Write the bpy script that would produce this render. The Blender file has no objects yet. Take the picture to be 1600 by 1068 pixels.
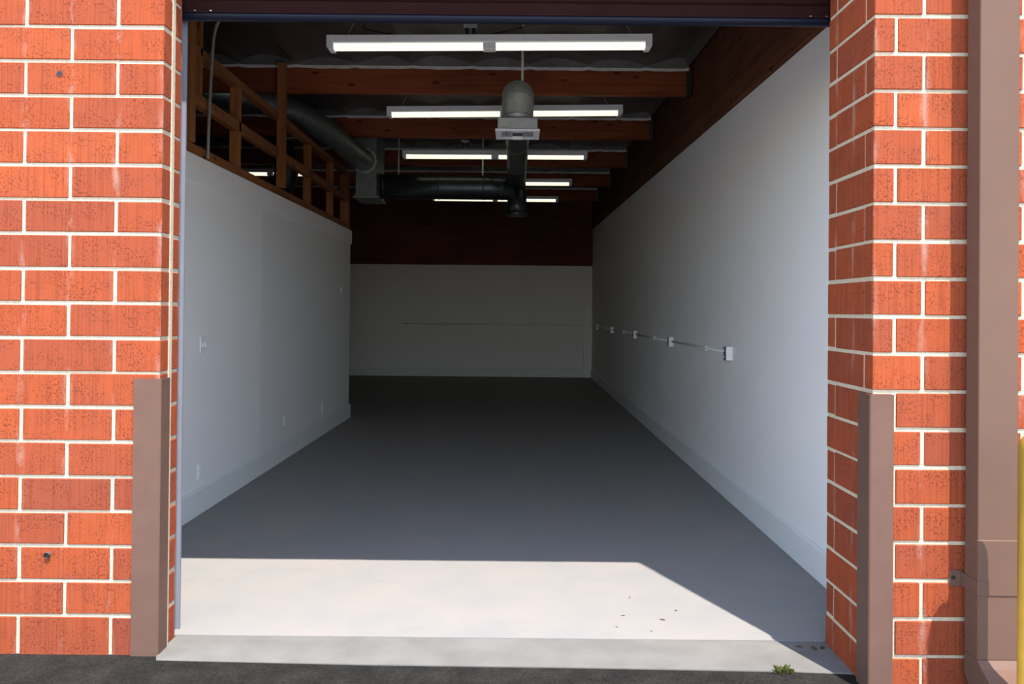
import bpy, bmesh, math, random
from mathutils import Vector, Matrix
random.seed(11)
sc = bpy.context.scene
COL = sc.collection
PI = math.pi

# ------------------------------------------------------------------ helpers
class MB:
    """collects shapes into one bmesh"""
    def __init__(s):
        s.bm = bmesh.new()
        s.lay = None
    def poly(s, pts, mi=0, smooth=False):
        f = s.bm.faces.new([s.bm.verts.new(p) for p in pts]); f.material_index = mi; f.smooth = smooth
        return f
    def box(s, x0, x1, y0, y1, z0, z1, mi=0, bev=0.0, seg=1, shear=0.0):
        """axis box; shear = rise of z per metre of y"""
        def P(x, y, z): return (x, y, z + shear*(y-y0))
        v = [s.bm.verts.new(P(x, y, z)) for x in (x0, x1) for y in (y0, y1) for z in (z0, z1)]
        q = [(0,1,3,2),(4,6,7,5),(0,4,5,1),(2,3,7,6),(0,2,6,4),(1,5,7,3)]
        fs = []
        for a in q:
            f = s.bm.faces.new([v[i] for i in a]); f.material_index = mi; fs.append(f)
        if bev > 0:
            es = set(e for f in fs for e in f.edges)
            r = bmesh.ops.bevel(s.bm, geom=list(es), offset=bev, segments=seg, profile=0.5, affect='EDGES')
            for f in r['faces']: f.material_index = mi
        return fs
    def prism(s, prof, axis, a0, a1, mi=0, bev=0.0):
        """extrude a 2D profile along axis ('x','y','z') from a0 to a1"""
        def P(p, a):
            if axis == 'x': return (a, p[0], p[1])
            if axis == 'y': return (p[0], a, p[1])
            return (p[0], p[1], a)
        A = [s.bm.verts.new(P(p, a0)) for p in prof]
        B = [s.bm.verts.new(P(p, a1)) for p in prof]
        n = len(prof); fs = []
        for i in range(n):
            fs.append(s.bm.faces.new([A[i], A[(i+1) % n], B[(i+1) % n], B[i]]))
        fs.append(s.bm.faces.new(A[::-1])); fs.append(s.bm.faces.new(B))
        for f in fs: f.material_index = mi
        if bev > 0:
            es = set(e for f in fs for e in f.edges)
            bmesh.ops.bevel(s.bm, geom=list(es), offset=bev, segments=2, profile=0.5, affect='EDGES')
        return fs
    def tube(s, pts, r, n=16, mi=0, caps=True, smooth=True):
        pts = [Vector(p) for p in pts]
        rs = r if isinstance(r, (list, tuple)) else [r]*len(pts)
        rings = []; prev = None
        for i, p in enumerate(pts):
            a = pts[max(0, i-1)]; b = pts[min(len(pts)-1, i+1)]
            t = (b-a)
            if t.length < 1e-9: t = Vector((0,0,1))
            t.normalize()
            if prev is None:
                up = Vector((0,0,1)) if abs(t.z) < .9 else Vector((0,1,0))
                u = t.cross(up).normalized()
            else:
                u = (prev - t*prev.dot(t)).normalized()
            prev = u; w = t.cross(u)
            rings.append([s.bm.verts.new(p + (u*math.cos(2*PI*k/n) + w*math.sin(2*PI*k/n))*rs[i]) for k in range(n)])
        for A, B in zip(rings, rings[1:]):
            for k in range(n):
                f = s.bm.faces.new([A[k], A[(k+1) % n], B[(k+1) % n], B[k]]); f.smooth = smooth; f.material_index = mi
        if caps:
            f = s.bm.faces.new(rings[0][::-1]); f.material_index = mi
            f = s.bm.faces.new(rings[-1]); f.material_index = mi
    def lathe(s, prof, cx, cy, n=24, mi=0):
        rings = [[s.bm.verts.new((cx+r*math.cos(2*PI*k/n), cy+r*math.sin(2*PI*k/n), z)) for k in range(n)] for r, z in prof]
        for A, B in zip(rings, rings[1:]):
            for k in range(n):
                f = s.bm.faces.new([A[k], A[(k+1) % n], B[(k+1) % n], B[k]]); f.smooth = True; f.material_index = mi
        s.bm.faces.new(rings[0][::-1]); s.bm.faces.new(rings[-1])
    def build(s, name, mats, parent=None, origin=None):
        bmesh.ops.recalc_face_normals(s.bm, faces=s.bm.faces[:])
        me = bpy.data.meshes.new(name)
        if origin is not None:
            bmesh.ops.translate(s.bm, verts=s.bm.verts[:], vec=-Vector(origin))
        s.bm.to_mesh(me); s.bm.free()
        for m in (mats if isinstance(mats, (list, tuple)) else [mats]): me.materials.append(m)
        o = bpy.data.objects.new(name, me); COL.objects.link(o)
        if parent is not None: o.parent = parent
        elif origin is not None: o.location = origin
        return o

def tag(o, label, cat, group=None):
    o['label'] = label; o['category'] = cat
    if group: o['group'] = group
    return o
def thing(name, loc, label, cat, group=None):
    o = bpy.data.objects.new(name, None); o.empty_display_size = .1
    COL.objects.link(o); o.location = loc
    return tag(o, label, cat, group)
def struct(o, label=None):
    o['kind'] = 'structure'
    if label: o['label'] = label
    return o
def dup(root, loc, label, rot=None):
    r = root.copy(); COL.objects.link(r); r.location = loc; r['label'] = label
    if rot is not None: r.rotation_euler = rot
    for ch in list(root.children):
        c = ch.copy(); COL.objects.link(c); c.parent = r
        for g in list(ch.children):
            d = g.copy(); COL.objects.link(d); d.parent = c
    return r

# ------------------------------------------------------------------ materials
def newmat(name):
    m = bpy.data.materials.new(name); m.use_nodes = True
    nt = m.node_tree; nt.nodes.clear()
    out = nt.nodes.new('ShaderNodeOutputMaterial'); b = nt.nodes.new('ShaderNodeBsdfPrincipled')
    nt.links.new(b.outputs[0], out.inputs[0])
    return m, nt, b
class NT:
    def __init__(s, nt): s.nt = nt
    def n(s, t, **k):
        o = s.nt.nodes.new(t)
        for a, v in k.items(): setattr(o, a, v)
        return o
    def l(s, a, b): s.nt.links.new(a, b)
    def math(s, op, a, b=None, clamp=False):
        m = s.n('ShaderNodeMath', operation=op, use_clamp=clamp)
        for i, v in enumerate((a, b)):
            if v is None: continue
            if hasattr(v, 'is_linked'): s.l(v, m.inputs[i])
            else: m.inputs[i].default_value = v
        return m.outputs[0]
    def ramp(s, fac, stops, interp='LINEAR'):
        r = s.n('ShaderNodeValToRGB'); r.color_ramp.interpolation = interp
        e = r.color_ramp.elements
        while len(e) < len(stops): e.new(.5)
        for q, (p, c) in zip(e, stops):
            q.position = p; q.color = (c, c, c, 1) if not isinstance(c, tuple) else (*c, 1)
        s.l(fac, r.inputs[0]); return r.outputs[0]
    def mix(s, fac, a, b, mode='MIX'):
        m = s.n('ShaderNodeMix', data_type='RGBA', blend_type=mode)
        for i, v in ((0, fac), (6, a), (7, b)):
            if hasattr(v, 'is_linked'): s.l(v, m.inputs[i])
            elif isinstance(v, tuple): m.inputs[i].default_value = (*v, 1)
            else: m.inputs[i].default_value = v
        return m.outputs[2]
    def noise(s, vec, scale, detail=3, rough=.55):
        k = s.n('ShaderNodeTexNoise'); k.inputs['Scale'].default_value = scale
        k.inputs['Detail'].default_value = detail; k.inputs['Roughness'].default_value = rough
        if vec is not None: s.l(vec, k.inputs['Vector'])
        return k.outputs['Fac']
    def mapping(s, scale, loc=(0,0,0)):
        tc = s.n('ShaderNodeTexCoord'); mp = s.n('ShaderNodeMapping')
        mp.inputs['Scale'].default_value = scale; mp.inputs['Location'].default_value = loc
        s.l(tc.outputs['Object'], mp.inputs['Vector']); return mp.outputs[0]
    def bump(s, h, strength, dist, b):
        k = s.n('ShaderNodeBump'); k.inputs['Strength'].default_value = strength; k.inputs['Distance'].default_value = dist
        s.l(h, k.inputs['Height']); s.l(k.outputs[0], b.inputs['Normal'])

def paint(name, col, rough=.6, metal=0.0, var=.08, scale=6, bump=.0, bscale=80, spec=.5, col2=None):
    m, nt, b = newmat(name); N = NT(nt)
    v = N.mapping((1,1,1))
    f = N.ramp(N.noise(v, scale, 4), [(.3, 0.0), (.7, 1.0)])
    dark = col2 or tuple(c*(1-var) for c in col)
    N.l(N.mix(f, col, dark), b.inputs['Base Color'])
    b.inputs['Roughness'].default_value = rough; b.inputs['Metallic'].default_value = metal
    b.inputs['Specular IOR Level'].default_value = spec
    if bump: N.bump(N.noise(v, bscale, 3), bump, .004, b)
    return m

def wood(name, col, dark, axis, rough=.7, knots=True):
    m, nt, b = newmat(name); N = NT(nt)
    sc_ = {'x': (1.2, 26, 26), 'y': (26, 1.2, 26), 'z': (26, 26, 1.2)}[axis]
    g = N.ramp(N.noise(N.mapping(sc_), 1.0, 5, .6), [(.3, 0.0), (.72, 1.0)])
    c = N.mix(g, col, dark)
    big = N.ramp(N.noise(N.mapping((.9,.9,.9), (3,1,7)), 1.0, 2), [(.35, .75), (.65, 1.1)])
    c = N.mix(1.0, c, big, 'MULTIPLY')
    if knots:
        kv = N.n('ShaderNodeTexVoronoi'); kv.inputs['Scale'].default_value = 1.0
        s2 = {'x': (3.2, 8, 9), 'y': (8, 3.2, 9), 'z': (9, 8, 3.2)}[axis]
        N.l(N.mapping(s2, (.3,.2,.5)), kv.inputs['Vector'])
        kf = N.ramp(kv.outputs['Distance'], [(.06, 1.0), (.17, 0.0)])
        c = N.mix(kf, c, tuple(v*.3 for v in dark))
    N.l(c, b.inputs['Base Color']); b.inputs['Roughness'].default_value = rough
    b.inputs['Specular IOR Level'].default_value = .12
    N.bump(g, .25, .002, b)
    return m

def brick_mat(name, eff_origin):
    m, nt, b = newmat(name); N = NT(nt)
    tc = N.n('ShaderNodeTexCoord'); sp = N.n('ShaderNodeSeparateXYZ'); N.l(tc.outputs['Object'], sp.inputs[0])
    u = N.math('ADD', sp.outputs[0], sp.outputs[1]); z = sp.outputs[2]
    def vec(su, sz, off=0.0):
        c = N.n('ShaderNodeCombineXYZ')
        N.l(N.math('ADD', N.math('MULTIPLY', u, su), off), c.inputs[0]); N.l(N.math('MULTIPLY', z, sz), c.inputs[1])
        return c.outputs[0]
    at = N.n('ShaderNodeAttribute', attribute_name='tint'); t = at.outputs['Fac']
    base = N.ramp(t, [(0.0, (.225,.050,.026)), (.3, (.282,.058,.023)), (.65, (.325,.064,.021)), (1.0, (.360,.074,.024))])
    patch = N.ramp(N.noise(vec(5, 5), 1.0, 3), [(.42, 0.0), (.68, 1.0)])
    base = N.mix(N.math('MULTIPLY', patch, .35), base, (.225,.056,.032))
    stri = N.noise(vec(115, 2.2), 1.0, 2, .5)
    sf = N.ramp(stri, [(.36, 1.0), (.52, 0.0)])
    base = N.mix(N.math('MULTIPLY', sf, .34), base, (.130,.026,.013))
    # torn pits from the wire-cut face, not on every brick
    pit = N.noise(vec(120, 78, 7.0), 1.0, 2, .6)
    pf = N.ramp(pit, [(.545, 0.0), (.61, 1.0)])
    gate = N.ramp(N.noise(vec(9, 11, 2.0), 1.0, 2), [(.40, .08), (.60, 1.0)])
    pf = N.math('MULTIPLY', pf, gate)
    base = N.mix(N.math('MULTIPLY', pf, .62), base, (.115,.024,.011))
    # chalky efflorescence bleeding down from the joints
    d = N.math('PINGPONG', N.math('SUBTRACT', u, eff_origin), .2032/2)
    near = N.ramp(d, [(0.0, 1.0), (.20, 0.0)])
    near = N.ramp(N.math('MULTIPLY', d, 10.0), [(.02, 1.0), (.26, 0.0)])
    en = N.ramp(N.noise(vec(16, 4, 3.0), 1.0, 4, .65), [(.50, 0.0), (.68, 1.0)])
    ef = N.math('MULTIPLY', near, en)
    base = N.mix(N.math('MULTIPLY', ef, .55), base, (.42,.27,.215))
    sm = N.ramp(N.noise(vec(22, 26, 9.0), 1.0, 4, .7), [(.66, 0.0), (.78, .55)])
    base = N.mix(sm, base, (.40,.165,.10))
    N.l(base, b.inputs['Base Color']); b.inputs['Roughness'].default_value = .85
    b.inputs['Specular IOR Level'].default_value = .2
    h = N.math('SUBTRACT', N.math('MULTIPLY', stri, .6), N.math('MULTIPLY', pf, .8))
    N.bump(h, .55, .004, b)
    return m

M = {}
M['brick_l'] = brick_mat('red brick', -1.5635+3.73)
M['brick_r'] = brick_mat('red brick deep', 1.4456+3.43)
M['mortar'] = paint('mortar', (.60,.50,.37), .95, var=.22, scale=60, bump=.6, bscale=160, spec=.05)
M['brown_steel'] = paint('brown painted steel', (.140,.078,.058), .55, var=.14, scale=7, spec=.15)
M['brown_spout'] = paint('brown painted gutter steel', (.140,.080,.058), .5, var=.08, scale=4, spec=.12)
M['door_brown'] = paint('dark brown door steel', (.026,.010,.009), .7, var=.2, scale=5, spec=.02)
M['black_rubber'] = paint('black rubber', (.004,.006,.018), .4, var=.2, scale=8, spec=.2)  # blue in the base colour stands in for reflected skylight
M['guide'] = paint('grey galvanised guide', (.20,.205,.24), .55, var=.1, spec=.2)
M['white_wall'] = paint('white wall paint', (.885,.860,.850), .75, var=.03, scale=1.5, bump=.05, bscale=60, spec=.25)
M['white_wall2'] = paint('white wall paint darker panel', (.825,.803,.795), .75, var=.03, scale=1.5, bump=.05, bscale=60, spec=.25)  # slightly darker white for the far stretch of the partition
M['trim_white'] = paint('white trim paint', (.80,.80,.79), .5, var=.03)
M['plastic'] = paint('white plastic', (.84,.84,.82), .4, var=.02)
M['steel_white'] = paint('white enamel', (.82,.82,.84), .4, var=.03)
M['dark'] = paint('dark plastic', (.015,.015,.018), .5, var=.1)
M['galv'] = paint('galvanised sheet steel', (.26,.275,.265), .45, metal=.8, var=.25, scale=14, bump=.06, bscale=25)
M['galv_light'] = paint('galvanised sheet steel bright', (.52,.54,.52), .5, metal=.6, var=.2, scale=18)
M['galv_dark'] = paint('weathered duct steel', (.10,.11,.115), .36, metal=.85, var=.25, scale=9, bump=.06, bscale=25)
M['foil'] = paint('foil insulation facing', (.17,.16,.15), .42, metal=.8, var=.25, scale=5, bump=.5, bscale=14)
M['foil_edge_lit'] = paint('foil stapled edge painted lit', (.88,.85,.83), .42, metal=.1, var=.25, scale=12, bump=.4, bscale=30)  # pale copy of the foil: daylight on the door-facing strips put into colour
M['foil_fold_lit'] = paint('foil folded edge painted lit', (.24,.225,.215), .45, metal=.4, var=.3, scale=9, bump=.4, bscale=30)  # lighter foil copy, door light on the folds painted in
M['yellow'] = paint('yellow bollard paint', (.34,.205,.030), .55, var=.2, scale=9, spec=.2)
M['bolt'] = paint('zinc bolt', (.8,.8,.78), .3, metal=.9, var=.05)
M['wood_x'] = wood('fir joist', (.320,.088,.036), (.190,.046,.019), 'x')
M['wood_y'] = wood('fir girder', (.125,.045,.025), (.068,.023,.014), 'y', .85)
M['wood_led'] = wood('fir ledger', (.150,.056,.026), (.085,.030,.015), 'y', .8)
M['stud_z'] = wood('fir stud', (.380,.150,.050), (.24,.085,.028), 'z')
M['stud_y'] = wood('fir plate', (.340,.130,.045), (.21,.075,.026), 'y')
M['ply'] = wood('dark roof boards', (.185,.058,.048), (.115,.034,.029), 'x', knots=False)
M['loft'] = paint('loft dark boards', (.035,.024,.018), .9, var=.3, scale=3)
M['flex'] = paint('black flexible duct foil', (.035,.034,.04), .3, var=.3, scale=20)
M['conduit'] = paint('painted conduit', (.74,.74,.73), .5, var=.04)
M['conduit_grey'] = paint('grey flexible conduit', (.30,.28,.24), .5, metal=.3, var=.1)
M['stain'] = paint('grimy brick edge', (.16,.055,.035), .9, var=.4, scale=50)
M['weed'] = paint('weed leaves', (.060,.068,.018), .8, var=.5, scale=60, spec=.1)
M['leaf'] = paint('dry leaf', (.12,.075,.045), .85, var=.4, scale=40, spec=.1)
M['roof'] = paint('roof deck', (.12,.10,.09), .9, var=.1)

def floor_mat():
    m, nt, b = newmat('grey painted concrete floor'); N = NT(nt)
    v = N.mapping((1,1,1))
    a = N.ramp(N.noise(v, 2.2, 5, .6), [(.3, 0.0), (.7, 1.0)])
    c = N.mix(a, (.238,.233,.230), (.285,.255,.236))
    w = N.ramp(N.noise(N.mapping((3,7,3), (2,5,0)), 1.3, 4, .6), [(.56, 0.0), (.74, 1.0)])
    c = N.mix(N.math('MULTIPLY', w, .30), c, (.205,.205,.203))
    sp = N.ramp(N.noise(v, 34, 2, .5), [(.76, 0.0), (.80, 1.0)])
    c = N.mix(N.math('MULTIPLY', sp, .30), c, (.15,.13,.12))
    N.l(c, b.inputs['Base Color']); b.inputs['Roughness'].default_value = .62
    b.inputs['Specular IOR Level'].default_value = .25
    N.bump(N.noise(v, 40, 4), .08, .003, b)
    return m
M['floor'] = floor_mat()
M['apron'] = paint('darkened concrete sill', (0.1880,0.1776,0.1640), .85, var=.22, scale=5, bump=.15, bscale=60, spec=.2)  # tone darkened below the floor's to imitate dimming toward the foreground
def asphalt_mat(name, c0, c1):
    m, nt, b = newmat(name); N = NT(nt)
    v = N.mapping((1,1,1))
    a = N.ramp(N.noise(v, 90, 3, .7), [(.35, 0.0), (.72, 1.0)])
    c = N.mix(a, c0, c1)
    s = N.ramp(N.noise(v, 6, 4), [(.4, .7), (.65, 1.15)])
    c = N.mix(1.0, c, s, 'MULTIPLY')
    N.l(c, b.inputs['Base Color']); b.inputs['Roughness'].default_value = .9; b.inputs['Specular IOR Level'].default_value = .15
    N.bump(N.noise(v, 120, 3), .6, .006, b)
    return m
M['asphalt'] = asphalt_mat('darkened asphalt', (0.0120,0.0112,0.0101), (0.0315,0.0285,0.0248))  # darker than plain asphalt, with the foreground's fade to dark painted in
M['alley'] = asphalt_mat('alley concrete', (.29,.28,.265), (.35,.335,.32))
def emit_mat():
    m, nt, b = newmat('lit lamp tube')
    b.inputs['Base Color'].default_value = (.9,.9,.85,1)
    b.inputs['Emission Color'].default_value = (1.0,.97,.74,1); b.inputs['Emission Strength'].default_value = EMIT
    return m
EMIT = 0.74
M['lamp'] = emit_mat()

# ------------------------------------------------------------------ levels
EYE = 1.52
FACE_L, FACE_R, INNER = 3.73, 3.43, 3.93       # brick faces and the inside of the opening
JL, JR = -1.5635, 1.4456                        # jambs
XW, XL = 1.75, -2.33                            # right wall, left partition
YB = 19.5                                       # back wall
YP = 11.9                                       # end of the left partition
def zfoil(y): return 3.965 + .018*(y-8.40)
def zgird(y): return 3.145 + .018*(y-4.8)

# ------------------------------------------------------------------ brick walls
CO, ML = .1524, .011          # course, joint
def brick_face(mb, tints, u0, u1, zs, joints, place, rng, depth=.05):
    """bricks of one course between u0..u1 split at joints; place(ua,ub,za,zb) adds the box"""
    cuts = [u0] + [j for j in joints if u0+.02 < j < u1-.02] + [u1]
    for a, b in zip(cuts, cuts[1:]):
        ga = ML/2 if a != u0 else 0; gb = ML/2 if b != u1 else 0
        n0 = len(mb.bm.faces)
        j = rng.uniform(-.0015, .0015)
        place(a+ga+rng.uniform(-.001,.001), b-gb+rng.uniform(-.001,.001), zs[0]+ML/2+rng.uniform(-.001,.001), zs[1]-ML/2+j)
        tints.append((n0, rng.random()))
def set_tint(o_mesh, faces_tint):
    a = o_mesh.attributes.new('tint', 'FLOAT', 'FACE')
    for i, v in enumerate(faces_tint): a.data[i].value = v

def brick_wall(name, parts, mortar_boxes, mat):
    """parts: list of (box tuple, tint) ; one mesh for one wall"""
    mb = MB()
    lay = mb.bm.faces.layers.float.new('tint')
    for (bx, t) in parts:
        before = set(mb.bm.faces)
        mb.box(*bx, bev=.0035, mi=0)
        for f in mb.bm.faces:
            if f not in before: f[lay] = t
    for bx in mortar_boxes: mb.box(*bx, mi=1)
    return struct(mb.build(name, [mat, M['mortar']]))

def add_bricks(parts, rng, boxes):
    for b in boxes: parts.append((b, rng.random()))

class BrickSet:
    def __init__(s, seed): s.items = []; s.rng = random.Random(seed)
    def add(s, x0, x1, y0, y1, z0, z1):
        r = s.rng; j = lambda k: r.uniform(-k, k)
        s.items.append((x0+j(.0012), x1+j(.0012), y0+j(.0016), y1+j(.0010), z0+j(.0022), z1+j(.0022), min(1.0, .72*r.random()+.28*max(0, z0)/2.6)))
    def build(s, name, mortar, mat):
        bm = bmesh.new(); lay = bm.faces.layers.float.new('tint')
        verts_all = []
        for (x0, x1, y0, y1, z0, z1, t) in s.items:
            sub = bmesh.new()
            bmesh.ops.create_cube(sub, size=1.0, matrix=Matrix.Translation(((x0+x1)/2, (y0+y1)/2, (z0+z1)/2)) @ Matrix.Diagonal((x1-x0, y1-y0, z1-z0, 1)))
            bmesh.ops.bevel(sub, geom=sub.edges[:], offset=.0028, segments=1, profile=.5, affect='EDGES')
            vm = {v: bm.verts.new(v.co) for v in sub.verts}
            for f in sub.faces:
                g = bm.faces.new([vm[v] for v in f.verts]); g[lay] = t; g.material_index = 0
            sub.free()
        mb = MB(); mb.bm.free(); mb.bm = bm
        for bx in mortar: mb.box(*bx, mi=1)
        return struct(mb.build(name, [mat, M['mortar']]))

H = .0080            # half a bed joint
V = .0078            # half a head joint
TOPC = 29
# left of the opening
B = BrickSet(3); off = .011
for j in range(0, TOPC):
    z0, z1 = (off+CO*j+H if j else -.10), off+CO*(j+1)-H
    first = .2032 if j % 2 == 0 else .4064
    cuts = [0.0, first]
    while cuts[-1] < 3.6: cuts.append(cuts[-1]+.4064)
    for a, b in zip(cuts, cuts[1:]):
        B.add(JL-b+V, JL-a-(V if a else 0), FACE_L, FACE_L+.088, z0, z1)
    # second wythe, seen on the jamb
    B.add(JL-.40, JL, FACE_L+.120, INNER, z0, z1)
R_ = .004
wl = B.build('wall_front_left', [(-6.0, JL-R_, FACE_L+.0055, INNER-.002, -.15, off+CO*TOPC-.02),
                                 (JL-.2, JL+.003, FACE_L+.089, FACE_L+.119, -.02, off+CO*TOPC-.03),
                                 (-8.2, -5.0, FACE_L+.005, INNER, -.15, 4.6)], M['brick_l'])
wl['label'] = 'sunlit red brick wall beside the open bay'
# right of the opening
B = BrickSet(8); off2 = -.013
for j in range(0, TOPC):
    z0, z1 = (off2+CO*j+H if j else -.10), off2+CO*(j+1)-H
    if j % 2:                                   # header end on the face, long side on the jamb
        B.add(JR, JR+.0889-V, FACE_R, FACE_R+.4064-V*.8, z0, z1)
        B.add(JR+.002, JR+.09, FACE_R+.4064+V*.8, INNER, z0, z1)
        c = JR+.0889
    else:
        B.add(JR, JR+.2032-V, FACE_R, FACE_R+.0889-V*.8, z0, z1)
        B.add(JR, JR+.09, FACE_R+.0889+V*.8, INNER-.002, z0, z1)
        c = JR+.2032
    while c < 4.4:
        B.add(c+V, c+.4064-V, FACE_R, FACE_R+.088, z0, z1); c += .4064
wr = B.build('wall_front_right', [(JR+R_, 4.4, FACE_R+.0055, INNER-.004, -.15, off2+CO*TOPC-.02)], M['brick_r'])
wr['label'] = 'red brick pier with a deep shaded jamb'
# brick over the opening
B = BrickSet(21)
for j in range(20, TOPC):
    z0, z1 = off+.06+CO*j+H, off+.06+CO*(j+1)-H
    c = JL + (.2032 if j % 2 else 0) - .4064
    while c < JR+.3:
        a, b = max(c, JL), min(c+.4064, JR)
        if b-a > .03: B.add(a+H, b-H, FACE_L, FACE_L+.2, z0, z1)
        c += .4064
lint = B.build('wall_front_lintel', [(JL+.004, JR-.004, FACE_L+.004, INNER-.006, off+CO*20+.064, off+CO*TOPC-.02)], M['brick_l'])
lint['label'] = 'brick lintel wall above the roll-up door'

# ------------------------------------------------------------------ ground, floor
mb = MB(); mb.box(-8, XW+.2, 3.95, YB+.2, -.2, 0); struct(mb.build('floor', M['floor']), 'grey painted concrete floor')
mb = MB()
mb.prism([(JL-.0, 3.945), (JL-.0, 3.73), (JL+.022, 3.675), (-.6, 3.645), (.3, 3.635), (1.2, 3.615), (JR, 3.60), (JR+.04, 3.62), (JR+.04, 3.945)], 'z', -.15, -.001, bev=.003)
struct(mb.build('floor_sill', M['apron']), 'darkened concrete sill at the door line')
mb = MB(); mb.box(-14, 14, 3.0, 3.95, -.3, -.006)
struct(mb.build('ground_asphalt', M['asphalt']), 'dark asphalt in front of the building')
mb = MB(); mb.box(-40, 40, -45, 3.0, -.3, -.010)
struct(mb.build('ground_alley', M['alley']), 'open paved lot in front of the building')

# ------------------------------------------------------------------ interior shell
mb = MB()
mb.prism([(INNER-.02, 0), (YB+.2, 0), (YB+.2, zgird(YB+.2)), (INNER-.02, zgird(INNER-.02))], 'x', XW, XW+.2)
struct(mb.build('wall_right', M['white_wall']))
mb = MB(); mb.box(-8, XW+.2, YB, YB+.2, 0, 2.56); struct(mb.build('wall_back', M['white_wall']))
mb = MB(); mb.box(1.555, XW-.002, YB-.06, YB, 0, 2.55); struct(mb.build('wall_back_pilaster', M['white_wall']))
mb = MB()
mb.box(-8, XW+.19, YB-.05, YB+.2, 2.565, 3.60, bev=.006)
mb.box(-8, XW+.19, YB-.02, YB+.2, 3.605, 4.3, bev=.006)
struct(mb.build('wall_back_boards', M['ply']), 'dark timber boards above the white back wall')
mb = MB()
mb.box(XL-.1, XL, INNER+.0, 7.75, 0, 2.43)
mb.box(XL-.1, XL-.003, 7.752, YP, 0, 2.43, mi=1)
mb.box(XL-.1, XL+.016, INNER, YP+.016, 2.43, 2.62, bev=.004)
mb.box(-8, XL-.1, YP-.1, YP, 0, 2.62)
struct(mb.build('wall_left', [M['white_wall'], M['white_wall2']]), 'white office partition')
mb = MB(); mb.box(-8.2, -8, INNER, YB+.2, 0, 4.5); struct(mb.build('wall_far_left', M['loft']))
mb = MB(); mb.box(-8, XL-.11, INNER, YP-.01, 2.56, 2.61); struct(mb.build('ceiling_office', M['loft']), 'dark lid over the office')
# baseboards with a small eased top edge
def bb(name, prof, axis, a, b):
    m = MB(); m.prism(prof, axis, a, b); return struct(m.build(name, M['trim_white']))
t, h = .020, .19
bb('baseboard_right', [(XW, .0), (XW-t, .0), (XW-t, h-.016), (XW-t*.35, h-.002), (XW, h)], 'y', INNER+.05, YB-.06)
bb('baseboard_left', [(XL, .0), (XL+t, .0), (XL+t, h-.016), (XL+t*.35, h-.002), (XL, h)], 'y', INNER+.05, YP+.022)
bb('baseboard_back', [(YB, .0), (YB-t, .0), (YB-t, h-.016), (YB-t*.35, h-.002), (YB, h)], 'x', -8, 1.555)

# roof deck, then the foil-faced insulation hung between the joists
mb = MB(); mb.box(-8.2, XW+.4, FACE_L+.1, YB+.3, zfoil(FACE_L)+.12, zfoil(FACE_L)+.3, shear=.018); struct(mb.build('roof', M['roof']))
JY = [8.40+2.36*k for k in range(5)]
def foil():
    mb = MB(); rng = random.Random(4)
    edges = [INNER+.02] + JY + [YB]
    P = .58; NX = 8
    for k in range(len(edges)-1):
        y0 = edges[k] + (.095 if k else 0); y1 = edges[k+1] - .004
        ny = 7
        x = -8.0; cols = []
        xs = []
        while x < XW-.06:
            amp = rng.uniform(.04, .085); pk = rng.uniform(.4, .6)
            for i in range(NX):
                f = i/NX
                xs.append((x+f*P, amp*(math.sin(PI*(f**(math.log(.5)/math.log(pk))))), i == 0))
            x += P
        xs = [q for q in xs if q[0] < XW-.06] + [(XW-.056, 0, True)]
        grid = []
        for (xx, bz, cr) in xs:
            row = []
            for j in range(ny+1):
                f = j/ny; yy = y0+(y1-y0)*f
                w = 1.0 if f > .85 else .55
                row.append(mb.bm.verts.new((xx, yy, zfoil(yy) + bz*w - .02*math.sin(PI*f) + rng.uniform(-.004,.004))))
            yy = y1
            row.append(mb.bm.verts.new((xx, y1-.003, zfoil(yy) - (.022 if cr else .028))))
            row.append(mb.bm.verts.new((xx, y1-.003+(.0 if cr else -.004), zfoil(yy) - (.050 if cr else .060+rng.uniform(-.004,.004)))))
            grid.append(row)
        for A, Bq in zip(grid, grid[1:]):
            for j in range(len(A)-1):
                f = mb.bm.faces.new([A[j], Bq[j], Bq[j+1], A[j+1]]); f.smooth = j < ny-1
                f.material_index = 1 if j >= ny+1 else (2 if j == ny else 0)
    return struct(mb.build('ceiling', [M['foil'], M['foil_edge_lit'], M['foil_fold_lit']]), 'foil insulation between the roof joists')
foil()

# ------------------------------------------------------------------ girder and joists
g = thing('roof_girder', (0, 0, 0), 'long dark timber girder running above the white right wall', 'beam')
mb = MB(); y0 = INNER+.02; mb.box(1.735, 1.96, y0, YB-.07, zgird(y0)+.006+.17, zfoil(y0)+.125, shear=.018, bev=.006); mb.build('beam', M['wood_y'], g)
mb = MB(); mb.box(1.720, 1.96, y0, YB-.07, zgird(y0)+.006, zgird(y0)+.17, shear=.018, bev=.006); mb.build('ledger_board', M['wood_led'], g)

XJ0, XJ1 = -7.95, 1.720
j0 = thing('roof_joist', (0, JY[0], 3.672), 'reddish fir roof joist behind the strip light by the door, foil scallops along its top', 'joist', 'roof joists')
mb = MB(); mb.box(XJ0, XJ1-.004, 0, .088, 0, .285, bev=.003); mb.build('timber', M['wood_x'], j0)
mb = MB()
mb.box(XJ1-.045, XJ1-.002, -.003, -.001, -.004, .24); mb.box(XJ1-.045, XJ1-.002, -.003, .091, -.006, -.001)
mb.box(XJ1-.004, XJ1-.001, -.035, -.003, 0, .24)
hg = mb.build('joist_hanger', M['galv_dark'], j0); hg['label'] = 'grey sheet steel joist hanger'
jl = ['fir roof joist behind the duct elbow and its strip light, second from the door',
      'fir roof joist passing above the horizontal round duct, third from the door',
      'dark fir roof joist second from the back wall, beyond the horizontal duct',
      'dark fir roof joist closest to the boarded back wall']
for k in range(1, 5):
    dup(j0, (0, JY[k], 3.672+.018*(JY[k]-JY[0])), jl[k-1])

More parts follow.
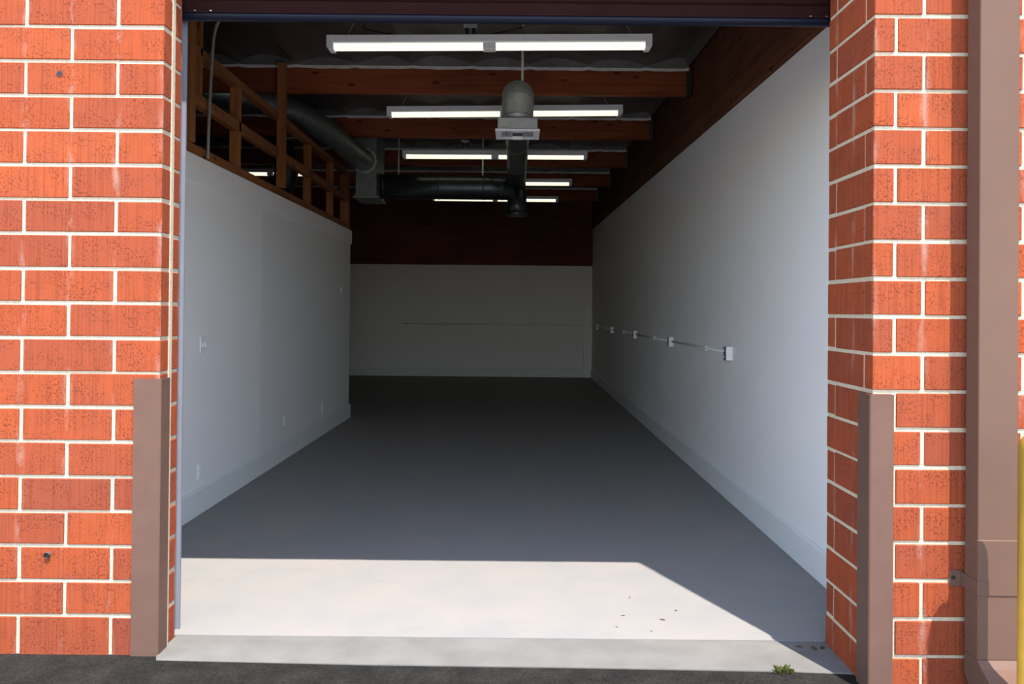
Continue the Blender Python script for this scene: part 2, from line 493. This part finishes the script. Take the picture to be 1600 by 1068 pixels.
# ------------------------------------------------------------------ stud wall on top of the partition
sw = thing('stud_wall', (XL, 8, 2.62), 'open timber stud framing standing on top of the white office partition', 'framing')
def add(name, bx, mat, bev=.002):
    m = MB(); m.box(*bx, bev=bev); return m.build(name, mat, sw, origin=(XL, 8, 2.62))
X0, X1 = XL-.088, XL-.004
add('bottom_plate', (X0, X1, INNER+.1, YP-.01, 2.624, 2.70), M['stud_y'])
add('top_plate', (X0, X1, INNER+.1, YP-.01, 3.375, 3.435), M['stud_y'])
add('middle_rail', (X0+.02, X1, 6.09, YP-.10, 3.00, 3.085), M['stud_y'])
add('corner_post', (X0, X1+.02, 5.98, 6.08, 2.702, 3.86), M['stud_z'])
add('stud', (X0, X1, 6.22, 6.26, 3.087, 3.86), M['stud_z'])
for y in (7.10, 9.56, 10.72): add('stud', (X0, X1, y, y+.05, 2.702, 3.373), M['stud_z'])
add('stud', (XL-.030, XL+.056, 8.285, 8.335, 2.702, 3.93), M['stud_z'])
add('end_post', (X0-.02, X1+.01, 11.66, 11.80, 2.702, 3.373), M['stud_z'])

# ------------------------------------------------------------------ ductwork
dw = thing('air_duct', (-.9, 10, 3.2), 'grey sheet metal duct run from a plenum box to an elbow with a register', 'duct')
DO = (-.9, 10, 3.2)
def dpart(name, m, mat, label=None, parent=dw):
    o = m.build(name, mat, parent, origin=DO if parent is dw else None)
    if label: o['label'] = label
    return o
def arc(c, r, a0, a1, n, plane='yz', fixed=0.0):
    out = []
    for i in range(n+1):
        a = a0+(a1-a0)*i/n
        out.append((fixed, c[0]+r*math.cos(a), c[1]+r*math.sin(a)))
    return out
RB = .118; BX = 0.0; ZB = 3.265
# elbow: from horizontal (running back) down to the boot
m = MB()
pts = arc((6.90, 3.06), .205, PI, PI/2, 9, fixed=BX)
pts[0:0] = [(BX, 6.695, 3.010)]
m.tube(pts, .124, 28)
m.tube([(BX, 6.69, 3.012), (BX, 6.695, 3.03)], .131, 28)
for i in (3, 6):
    a = PI + (PI/2-PI)*i/9; p = Vector(pts[i+1]); tdir = Vector((0, -math.sin(a), math.cos(a)))
    m.tube([p-tdir*.008, p, p+tdir*.008], [.124, .129, .124], 28, caps=False)
elbow = dpart('elbow', m, M['galv_light'], 'grey galvanised round elbow turning down')
m = MB(); m.tube([(BX, 6.93, ZB), (BX, 8.0, ZB), (BX, 9.4, ZB), (BX, 11.55, ZB)], RB, 24)
m.tube([(BX, 8.8, ZB), (BX, 8.83, ZB)], RB+.004, 24); m.tube([(BX, 10.1, ZB), (BX, 10.13, ZB)], RB+.004, 24)
dpart('branch_duct', m, M['galv_dark'], 'dark round duct running back from the elbow')
m = MB()
m.box(BX-.155, BX+.155, 6.535, 6.845, 2.925, 3.012, bev=.004)
dpart('boot', m, M['galv_light'], 'square grey sheet metal boot')
# register
m = MB()
zx = 2.905
o_, i_ = .172, .125
for (a, b, c, d) in ((-o_, o_, -o_, -i_), (-o_, o_, i_, o_), (-o_, -i_, -i_, i_), (i_, o_, -i_, i_)):
    m.box(BX+a, BX+b, 6.69+c, 6.69+d, zx, zx+.016)
reg = dpart('register', m, M['steel_white'], 'white louvred supply register')
m = MB()
for k in range(7):
    for sgn in (-1, 1):
        x = BX + sgn*(.045+.012*k)
        m.poly([(x-.004, 6.575, zx+.002), (x+.004, 6.575, zx+.014), (x+.004, 6.805, zx+.014), (x-.004, 6.805, zx+.002)])
m.box(BX-.04, BX+.04, 6.57, 6.60, zx+.001, zx+.012); m.box(BX-.04, BX+.04, 6.78, 6.81, zx-.012, zx+.012)
lv = m.build('louver_blades', M['plastic'], reg, origin=DO)
m = MB(); m.box(BX-.123, BX+.123, 6.567, 6.813, zx+.0165, zx+.0185); m.build('damper', M['dark'], reg, origin=DO)
# trunk
m = MB(); YT = 11.42; ZT = 3.175
m.tube([(-1.82, YT, ZT), (-1.0, YT, ZT), (-.4, YT, ZT), (-.02, YT, ZT)], .165, 30)
for x in (-1.79, -1.05, -.45, -.20): m.tube([(x-.012, YT, ZT), (x, YT, ZT), (x+.012, YT, ZT)], [.165, .170, .165], 30)
dpart('trunk_duct', m, M['galv_dark'])
# end drop
m = MB()
m.tube([(BX, 11.60, 3.265), (BX, 11.56, 3.15), (BX, 11.50, 3.04), (BX, 11.48, 2.94), (BX, 11.48, 2.84)], [.118, .125, .130, .130, .132], 24)
m.lathe([(.132, 2.86), (.150, 2.84), (.152, 2.805), (.125, 2.80)], BX, 11.48)
dpart('end_boot', m, M['galv_dark'], 'dark metal drop at the end of the branch')
# plenum
m = MB(); m.box(-2.10, -1.825, 11.0, 11.62, 2.99, 3.83, bev=.005)
m.box(-2.125, -1.80, 10.975, 11.645, 2.965, 2.99)
dpart('plenum_box', m, M['galv'], 'tall grey sheet metal plenum box')
# large duct from the loft
def smooth_path(P, n=8):
    out = []
    P = [Vector(p) for p in P]
    for i in range(len(P)-1):
        p0 = P[max(0, i-1)]; p1 = P[i]; p2 = P[i+1]; p3 = P[min(len(P)-1, i+2)]
        for k in range(n):
            t = k/n
            out.append(.5*((2*p1)+(p2-p0)*t+(2*p0-5*p1+4*p2-p3)*t*t+(3*p1-p0-3*p2+p3)*t**3))
    out.append(P[-1]); return out
m = MB(); path = smooth_path([(-4.2, 8.68, 3.775), (-3.25, 8.72, 3.775), (-2.62, 9.25, 3.735), (-2.27, 9.9, 3.625), (-2.06, 10.58, 3.475), (-1.98, 11.02, 3.44)])
m.tube(path, .137, 26)
for i in (12, 18, 24, 30):
    p = path[i]; d = (path[i+1]-path[i-1]).normalized()
    m.tube([p-d*.012, p, p+d*.012], [.137, .1415, .137], 26, caps=False)
dpart('curved_duct', m, M['galv'], 'round duct curving from the loft into the plenum')
m = MB(); rg = random.Random(2); NC = 44; rings = []
for (yy, r0, jit) in ((10.972, .139, 0), (10.972, .160, .016), (10.9985, .162, .016), (10.9985, .139, 0)):
    rings.append([m.bm.verts.new((-1.985+(r0+rg.uniform(-jit, jit))*math.cos(2*PI*k/NC), yy, 3.45+(r0+rg.uniform(-jit, jit))*math.sin(2*PI*k/NC))) for k in range(NC)])
for A, Bq in zip(rings, rings[1:]+rings[:1]):
    for k in range(NC): m.bm.faces.new([A[k], A[(k+1) % NC], Bq[(k+1) % NC], Bq[k]])
dpart('sealed_collar', m, M['galv_light'], 'bright torn sealing tape around the duct end')
for (x, y, z0) in ((-1.60, YT, ZT+.166), (-.465, YT, ZT+.166), (.035, 6.83, 3.375)):
    m = MB(); m.box(x-.009, x+.009, y-.0015, y+.0015, z0, zfoil(y)+.01); dpart('hanger_strap', m, M['galv_light'])

# black flexible duct in the loft
fx = MB()
path = smooth_path([(-3.30, 11.0, 3.70), (-3.18, 11.0, 3.66), (-3.02, 10.95, 3.5), (-3.0, 10.95, 3.2), (-3.15, 10.95, 2.95), (-3.3, 10.95, 2.70)], 12)
fx.tube(path, [.15 + (.008 if i % 2 else 0) for i in range(len(path))], 20)
tag(fx.build('flexible_duct', M['flex']), 'black flexible duct drooping in the loft behind the stud framing', 'duct')

# ------------------------------------------------------------------ strip lights
def fixture(loc, label, L=2.44, rot=0.0):
    t = thing('strip_light', loc, label, 'ceiling light', 'fluorescent strip lights')
    t.rotation_euler = (0, rot, 0)
    h = L/2
    m = MB(); m.prism([(-.055, 0), (.055, 0), (.055, -.050), (.048, -.056), (-.048, -.056), (-.055, -.050)], 'x', -h, h, bev=.002)
    m.build('housing', M['steel_white'], t)
    for s in (-1, 1):
        m = MB()
        a, b = (s*h, s*(h-.05))
        m.prism([(min(a,b), 0.0), (max(a,b), 0.0), (max(a,b), -.105 if s < 0 else -.088), (max(a,b)-(0 if s < 0 else .012), -.105), (min(a,b)+(.012 if s < 0 else 0), -.105), (min(a,b), -.088 if s < 0 else -.105)], 'y', -.058, .058, bev=.003)
        m.build('end_cap', M['steel_white'], t)
        m = MB()
        x0, x1 = s*.048, s*(h-.05)
        m.tube([(x0, 0, -.079), (x1, 0, -.079)], .0265, 16)
        o = m.build('lamp_tube', M['lamp'], t); o['label'] = 'glowing warm white lamp tube'
        # hanging wire
        m = MB(); xx = s*(h-.14)
        m.tube([(xx, 0, -.001), (xx-s*.06, .02, .12), (xx-s*.07, .02, .26)], .004, 6)
        m.build('hanging_wire', M['conduit_grey'], t)
    m = MB(); m.box(-.048, .048, -.045, .045, -.105, -.044, bev=.004); m.build('lamp_holder', M['plastic'], t)
    return t
l1 = fixture((-.218, 6.38, 3.585), 'white twin-tube strip light hanging just inside the roll-up door', rot=-.013)
LL = [((-.135, 8.78, 3.635), -.017, 'white strip light partly hidden behind the grey duct elbow'),
      ((-.295, 11.2, 3.625), -.004, 'white strip light hanging above the horizontal round duct'),
      ((-.33, 13.75, 3.655), -.004, 'white strip light beyond the horizontal duct, only its right half showing'),
      ((-.42, 16.4, 3.735), 0.0, 'small far strip light at the very back, glimpsed along the underside of the duct')]
for loc, r, lab in LL: dup(l1, loc, lab, (0, r, 0))
n1 = fixture((-3.9, 13.4, 3.72), 'strip light glimpsed through the stud framing over the office', L=1.22)

# outlet box and cords for the first light
def outlet_drop(loc, label):
    t = thing('ceiling_outlet', loc, label, 'outlet', 'pendant outlet boxes')
    m = MB(); m.box(-.052, .052, -.03, .03, 0, .032, bev=.004); m.build('box', M['galv_light'], t)
    m = MB(); m.tube([(0, 0, .032), (0, 0, .19)], .009, 8); m.build('stem', M['conduit_grey'], t)
    for s in (-1, 1):
        m = MB(); m.tube([(s*.026, 0, -.001), (s*.026, 0, -.03), (s*.022, 0, -.045)], [.014, .013, .006], 10); m.build('plug', M['dark'], t)
    return t
o1 = outlet_drop((-.365, 6.42, 3.658), 'grey outlet box with two black plugs above the first strip light')
dup(o1, (-.70, 11.30, 3.755), 'small grey outlet box above the strip light over the horizontal duct')
m = MB(); m.tube(smooth_path([(-.39, 6.42, 3.610), (-.50, 6.44, 3.598), (-.85, 6.47, 3.612), (-1.15, 6.48, 3.66), (-1.19, 6.48, 3.70)], 8), .0055, 8)
tag(m.build('power_cord', M['dark']), 'black cord running left from the outlet box to the chained end of the light', 'cord')
m = MB(); m.tube(smooth_path([(-.337, 6.42, 3.608), (-.26, 6.44, 3.615), (-.15, 6.44, 3.635), (.015, 6.43, 3.67), (.03, 6.41, 3.66), (.035, 6.40, 3.60)], 8), .0055, 8)
tag(m.build('power_cord', M['dark']), 'black cord running right from the outlet box and down into the light', 'cord')

# ------------------------------------------------------------------ roll-up door
rd = thing('roll_up_door', (0, 3.99, 0), 'raised dark brown steel roll-up door across the top of the opening', 'garage door')
DOO = (0, 3.99, 0)
XA, XB = -1.60, 1.515
m = MB()
z = 2.972
prof = []
while z < 3.45:
    prof += [(3.998, z), (3.988, z+.010), (3.984, z+.030), (3.988, z+.050), (3.998, z+.062)]
    z += .066
prof += [(4.006, z), (4.006, 2.972)]
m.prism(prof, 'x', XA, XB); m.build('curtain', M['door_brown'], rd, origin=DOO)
m = MB()
m.box(XA, XB, 3.975, 3.982, 2.903, 2.966, bev=.002); m.box(XA, XB, 3.945, 3.982, 2.899, 2.905); m.box(XA, XB, 3.99, 4.012, 2.90, 2.968)
m.build('bottom_bar', M['door_brown'], rd, origin=DOO)
m = MB()
pr = [(3.952, 2.900)] + [(3.980+.030*math.cos(a), 2.893+.024*math.sin(a)) for a in [PI+PI*k/10 for k in range(11)]] + [(4.008, 2.900)]
m.prism(pr, 'x', XA+.01, XB-.005); m.build('weather_seal', M['black_rubber'], rd, origin=DOO)['label'] = 'shiny black rubber seal'
for x in (-1.522, -1.447, 1.372, 1.447):
    m = MB(); m.tube([(x, 3.9745, 2.914), (x, 3.969, 2.914)], [.006, .004], 10); m.build('bolt', M['bolt'], rd, origin=DOO)['label'] = 'bright bolt head'
m = MB(); m.prism([(JL-.09, 3.935), (JL-.013, 3.935), (JL-.013, 3.962), (JL-.03, 3.962), (JL-.03, 4.018), (JL-.013, 4.018), (JL-.013, 4.030), (JL-.09, 4.030)], 'z', .001, 2.885)
m.build('guide_rail', M['guide'], rd, origin=DOO)['label'] = 'grey steel guide rail'
m = MB(); m.prism([(1.60, 3.935), (1.505, 3.935), (1.505, 3.962), (1.53, 3.962), (1.53, 4.018), (1.505, 4.018), (1.505, 4.030), (1.60, 4.030)], 'z', .001, 2.885)
m.build('guide_rail', M['guide'], rd, origin=DOO)['label'] = 'grey steel guide rail'
m = MB(); m.prism([(4.02, 3.12), (4.10, 3.06), (4.32, 3.06), (4.40, 3.14), (4.40, 3.42), (4.32, 3.50), (4.02, 3.50)], 'x', -1.66, 1.58)
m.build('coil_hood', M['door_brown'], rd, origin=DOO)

# ------------------------------------------------------------------ guards, downspout, bollard
t = .010
m = MB()
m.prism([(-1.672, FACE_L-.012), (JL+.008, FACE_L-.012), (JL+.012, FACE_L-.008), (JL+.012, FACE_L+.083), (JL+.004, FACE_L+.083), (JL+.004, FACE_L-.003), (-1.672, FACE_L-.003)], 'z', -.006, 1.205)
tag(m.build('corner_guard', M['brown_steel'], origin=(JL, FACE_L, 0)), 'brown steel angle guard on the corner of the left sunlit brick wall', 'corner guard')
m = MB()
m.prism([(1.528, FACE_R-.012), (JR-.010, FACE_R-.012), (JR-.015, FACE_R-.007), (JR-.015, FACE_R+.108), (JR-.004, FACE_R+.108), (JR-.004, FACE_R-.003), (1.528, FACE_R-.003)], 'z', -.006, 1.195)
tag(m.build('corner_guard', M['brown_steel'], origin=(JR, FACE_R, 0)), 'brown steel angle guard on the right pier near the downspout', 'corner guard')

SX0, SX1, SY0, SY1 = 1.807, 1.962, 3.305, 3.400
dsO = (1.88, 3.35, 0)
ds = thing('downspout', dsO, 'square brown metal downspout fixed to the right brick pier', 'downspout')
m = MB(); m.box(SX0, SX1, SY0, SY1, .640, 4.35, bev=.003); m.build('upper_pipe', M['brown_spout'], ds, origin=dsO)
m = MB(); m.box(SX0-.002, SX1+.001, SY0-.004, SY1, .180, .645, bev=.003); m.build('lower_sleeve', M['brown_spout'], ds, origin=dsO)
m = MB(); m.prism([(SY0-.004, .180), (SY1, .180), (SY1, .10), (SY1-.06, .02), (SY0-.165, -.003), (SY0-.165, .085), (SY0-.03, .155)], 'x', SX0-.002, SX1+.001, bev=.002)
m.build('outlet_shoe', M['brown_spout'], ds, origin=dsO)
m = MB()
m.box(SX0-.006, SX1+.012, SY0-.008, SY0-.0045, .432, .487); m.box(SX0-.006, SX0-.0025, SY0-.0045, FACE_R-.004, .432, .487)
m.box(SX0-.048, SX0-.0025, FACE_R-.006, FACE_R-.002, .428, .490, bev=.001)
m.box(SX1+.0015, SX1+.012, SY0-.0045, FACE_R-.004, .432, .487)
st = m.build('strap', M['brown_spout'], ds, origin=dsO)
m = MB(); m.tube([(SX0-.034, FACE_R-.0065, .462), (SX0-.034, FACE_R-.011, .462)], [.008, .006], 10); m.build('screw', M['dark'], st, origin=dsO)

m = MB(); bx, by = 1.881, 3.060
m.lathe([(.065, -.012), (.065, .004), (.057, .008), (.057, 1.04), (.053, 1.06), (.044, 1.077), (.028, 1.091), (.010, 1.097), (.001, 1.098)], bx, by)
tag(m.build('bollard', M['yellow'], origin=(bx, by, 0)), 'yellow round-topped steel bollard in front of the downspout', 'bollard')

# ------------------------------------------------------------------ wall hardware
cO = (XW, 12, 1.2)
cd = thing('wall_conduit', cO, 'thin white conduit running along the right wall between the outlet boxes', 'conduit')
ys = [6.86, 9.42, 12.25, 15.15, 17.9]
segs = list(zip([y+.040 for y in ys], [y-.040 for y in ys[1:]] + [YB-.09]))
for a, b in segs:
    m = MB(); m.tube([(XW-.016, a, 1.195), (XW-.016, b, 1.195)], .011, 10); m.build('pipe', M['conduit'], cd, origin=cO)
for y in (7.7, 10.6, 13.6, 16.4):
    m = MB(); m.box(XW-.030, XW-.001, y-.010, y+.010, 1.172, 1.218, bev=.002); m.build('clip', M['conduit'], cd, origin=cO)
def surface_outlet(loc, label):
    t = thing('outlet_box', loc, label, 'electrical outlet', 'surface outlet boxes on the right wall')
    m = MB(); m.box(-.052, -.001, -.036, .036, -.055, .055, bev=.003); m.build('box', M['plastic'], t)
    m = MB(); m.box(-.056, -.0525, -.037, .037, -.057, .057, bev=.001); m.build('cover_plate', M['bolt'], t)
    for s in (-1, 1):
        m = MB(); m.box(-.061, -.0565, -.030, .030, s*.026-.023, s*.026+.023, bev=.003); r = m.build('receptacle', M['dark'], t); r['label'] = 'dark receptacle face'
        m = MB(); m.box(-.064, -.0612, -.012, .012, s*.026-.012, s*.026+.012, bev=.001); m.build('socket_face', M['plastic'], r)
    return t
ob = surface_outlet((XW, ys[0], 1.19), 'white surface outlet box on the right wall, largest and closest to the door')
for y, lab in zip(ys[1:], ('white surface outlet box second along the right wall from the door',
                           'small white surface outlet box at the middle of the right wall',
                           'tiny white surface outlet box fourth along the right wall from the door',
                           'faint tiny outlet box on the right wall by the back corner')):
    dup(ob, (XW, y, 1.19), lab)
bO = (-.9, YB, 1.2)
bc = thing('wall_conduit', bO, 'thin conduit with a round box running across the white back wall', 'conduit')
m = MB(); m.tube([(-2.6, YB-.016, 1.20), (-1.70, YB-.016, 1.20)], .012, 10); m.build('pipe', M['conduit'], bc, origin=bO)
m = MB(); m.tube([(-1.59, YB-.016, 1.20), (1.54, YB-.016, 1.20)], .012, 10); m.build('pipe', M['conduit'], bc, origin=bO)
m = MB(); m.tube([(-1.645, YB-.002, 1.20), (-1.645, YB-.045, 1.20)], .056, 20); m.build('round_box', M['conduit'], bc, origin=bO)

def plate(name, y, z, w, h, label, cat, kind):
    t = thing(name, (XL, y, z), label, cat)
    m = MB(); m.box(.001, .009, -w/2, w/2, -h/2, h/2, bev=.003); m.build('cover_plate', M['plastic'], t)
    if kind == 'switch':
        for s in (-1, 1):
            m = MB(); m.box(.0092, .017, s*.023-.008, s*.023+.008, -.018, .018, bev=.002); m.build('rocker', M['plastic'], t)
    elif kind == 'outlet':
        for s in (-1, 1):
            m = MB(); m.box(.0092, .013, -.016, .016, s*.021-.014, s*.021+.014, bev=.003); m.build('socket_face', M['plastic'], t)
    else:
        m = MB(); m.box(.0092, .020, -w*.32, w*.32, -h*.32, h*.32, bev=.003); m.build('dial_face', M['plastic'], t)
    return t
plate('light_switch', 6.31, 1.245, .115, .118, 'white double light switch plate on the left partition near the door', 'light switch', 'switch')
plate('wall_outlet', 6.27, .315, .075, .118, 'white outlet low on the left partition, below the light switch', 'electrical outlet', 'outlet')
plate('wall_outlet', 8.56, .385, .075, .095, 'small white outlet above the left baseboard, halfway along the partition', 'electrical outlet', 'outlet')
plate('wall_outlet', 10.24, .325, .075, .118, 'white outlet low on the left partition near its far end', 'electrical outlet', 'outlet')
plate('thermostat', 11.26, 1.765, .08, .12, 'small white control plate high on the far end of the left partition', 'thermostat', 'dial')

# bent grey conduit rising in front of the framing
m = MB(); m.tube(smooth_path([(-2.318, 6.335, 2.632), (-2.310, 6.335, 3.0), (-2.290, 6.335, 3.46), (-2.277, 6.335, 3.58), (-2.25, 6.335, 3.66), (-2.19, 6.34, 3.715), (-2.05, 6.36, 3.74)], 8), .0125, 10)
tag(m.build('flexible_conduit', M['conduit_grey']), 'thin grey conduit bending up past the corner post of the framing', 'conduit')

# anchors left in the brick
a = thing('wall_anchor', (-2.022, FACE_L, 2.545), 'ragged old bolt hole high in the left brick wall', 'anchor hole')
m = MB()
for i in range(9):
    an = 2*PI*i/9
    m.box(-2.022+.012*math.cos(an)-.004, -2.022+.012*math.cos(an)+.004, FACE_L-.003, FACE_L+.002, 2.545+.012*math.sin(an)-.004, 2.545+.012*math.sin(an)+.004, bev=.001)
m.build('rim', M['stain'], a, origin=(-2.022, FACE_L, 2.545))
m = MB(); m.tube([(-2.022, FACE_L-.0035, 2.545), (-2.022, FACE_L+.004, 2.545)], [.010, .008], 12); m.build('hole', M['dark'], a, origin=(-2.022, FACE_L, 2.545))
a = thing('wall_anchor', (-2.045, FACE_L, .430), 'grey metal anchor sleeve low in the left brick wall', 'anchor')
m = MB(); m.tube([(-2.045, FACE_L+.004, .430), (-2.045, FACE_L-.012, .428)], .013, 14, caps=False); m.build('sleeve', M['galv'], a, origin=(-2.045, FACE_L, .430))
m = MB(); m.tube([(-2.045, FACE_L+.003, .430), (-2.045, FACE_L-.004, .430)], .010, 12); m.build('hole', M['dark'], a, origin=(-2.045, FACE_L, .430))

# weed at the slab edge and leaf scraps
rng = random.Random(5)
m = MB()
for k in range(45):
    an = rng.uniform(0, 2*PI); r = rng.uniform(.0, .032); x = 1.142+r*1.3*math.cos(an); y = 3.60+r*.5*math.sin(an)
    ln = rng.uniform(.012, .032); dx, dy = math.cos(an)*ln*rng.uniform(.2,.9), math.sin(an)*ln*.5; w = rng.uniform(.004,.009)
    z = rng.uniform(-.008, .008)
    m.poly([(x-w*math.sin(an)*.3, y-w*.3, z-.003), (x+dx*.5-w, y+dy*.5, z+ln*.6), (x+dx, y+dy, z+ln*.75), (x+dx*.5+w, y+dy*.5, z+ln*.45)])
tag(m.build('weed_tuft', M['weed']), 'small green weed growing at the edge of the concrete sill', 'weed')
LB = (.55, 4.25), (.62, 4.52), (.74, 4.20), (.83, 4.33), (.50, 4.10), (.66, 4.05), (1.37, 3.86), (1.31, 3.88), (1.41, 3.87)
lf = None
for i, (x, y) in enumerate(LB):
    if lf is None:
        m = MB(); m.poly([(-.018,0,.0015),(-.006,-.008,.004),(.008,-.006,.0015),(.02,.002,.005),(.006,.009,.003),(-.008,.007,.0015)])
        m.poly([(-.018,0,.0005),(-.008,.007,.0005),(.006,.009,.0005),(.02,.002,.0005),(.008,-.006,.0005),(-.006,-.008,.0005)])
        o = lf = m.build('dry_leaf', M['leaf'])
    else:
        o = lf.copy(); COL.objects.link(o)
    o.location = (x, y, 0 if y > 3.95 else -.001); o.rotation_euler = (0, 0, i*1.3)
    s = (.6, .5, .8, .6, .5, .4, 1.3, .9, 1.1)[i]; o.scale = (s, s, s)
    if i < 6: tag(o, 'tiny dry leaf scrap on the sunlit part of the concrete floor', 'leaf', 'leaf scraps on the sunlit floor')
    else: tag(o, 'tiny dark leaf scrap on the shaded sill by the right jamb', 'leaf', 'leaf scraps by the right jamb')

# ------------------------------------------------------------------ light
sun = bpy.data.lights.new('sun', 'SUN'); sun.energy = 7.0; sun.angle = .0093; sun.color = (1.0, .955, .885)
so = bpy.data.objects.new('sun', sun); COL.objects.link(so)
d = Vector((-.400, 1.0, -2.20)).normalized()
so.rotation_euler = d.to_track_quat('-Z', 'Y').to_euler(); so.location = (3, -4, 12)
w = bpy.data.worlds.new('sky'); sc.world = w; w.use_nodes = True
nt = w.node_tree; nt.nodes.clear(); N = NT(nt)
sk = N.n('ShaderNodeTexSky', sky_type='NISHITA'); sk.sun_disc = False; sk.sun_elevation = math.radians(66); sk.sun_rotation = math.radians(159)
sk.air_density = 1.0; sk.dust_density = 0.3; sk.ozone_density = 1.0
bg = N.n('ShaderNodeBackground'); bg.inputs[1].default_value = .42
wo = N.n('ShaderNodeOutputWorld'); hs = N.n('ShaderNodeHueSaturation'); hs.inputs['Saturation'].default_value = .78; N.l(sk.outputs[0], hs.inputs['Color']); N.l(hs.outputs[0], bg.inputs[0]); N.l(bg.outputs[0], wo.inputs[0])

# ------------------------------------------------------------------ camera
cam = bpy.data.cameras.new('camera'); co = bpy.data.objects.new('camera', cam); COL.objects.link(co)
F = 1324.0; VPX, VPY = 806.0, 485.0
pitch, roll = math.radians(.45), .0095
cam.sensor_fit = 'HORIZONTAL'; cam.sensor_width = 36.0; cam.lens = F/1600*36
fwd = Vector((0, math.cos(pitch), math.sin(pitch)))
right0 = Vector((1, 0, 0)); up0 = right0.cross(fwd)
cr, sr = math.cos(roll), math.sin(roll)
# verticals lean right going up in the picture: the camera is turned the other way
right = right0*cr + up0*sr
up = up0*cr - right0*sr
Rm = Matrix((right, up, -fwd)).transposed()
co.matrix_world = Matrix.Translation((0, 0, EYE)) @ Rm.to_4x4()
dvec = Vector((0, 1, 0))
u = dvec.dot(right)/dvec.dot(fwd)*F; vv = dvec.dot(up)/dvec.dot(fwd)*F
cam.shift_x = -(VPX - 800 - u)/1600
cam.shift_y = (VPY - 534 + vv)/1600
cam.clip_start = .02; cam.clip_end = 300
sc.camera = co

sc.view_settings.view_transform = 'Standard'; sc.view_settings.look = 'None'
sc.view_settings.exposure = 0.48; sc.view_settings.gamma = 1.0; sc.view_settings.use_curve_mapping = False
sc.cycles.max_bounces = 12; sc.cycles.diffuse_bounces = 8; sc.cycles.glossy_bounces = 4
sc.cycles.sample_clamp_indirect = 4.0
sc.cycles.use_denoising = True
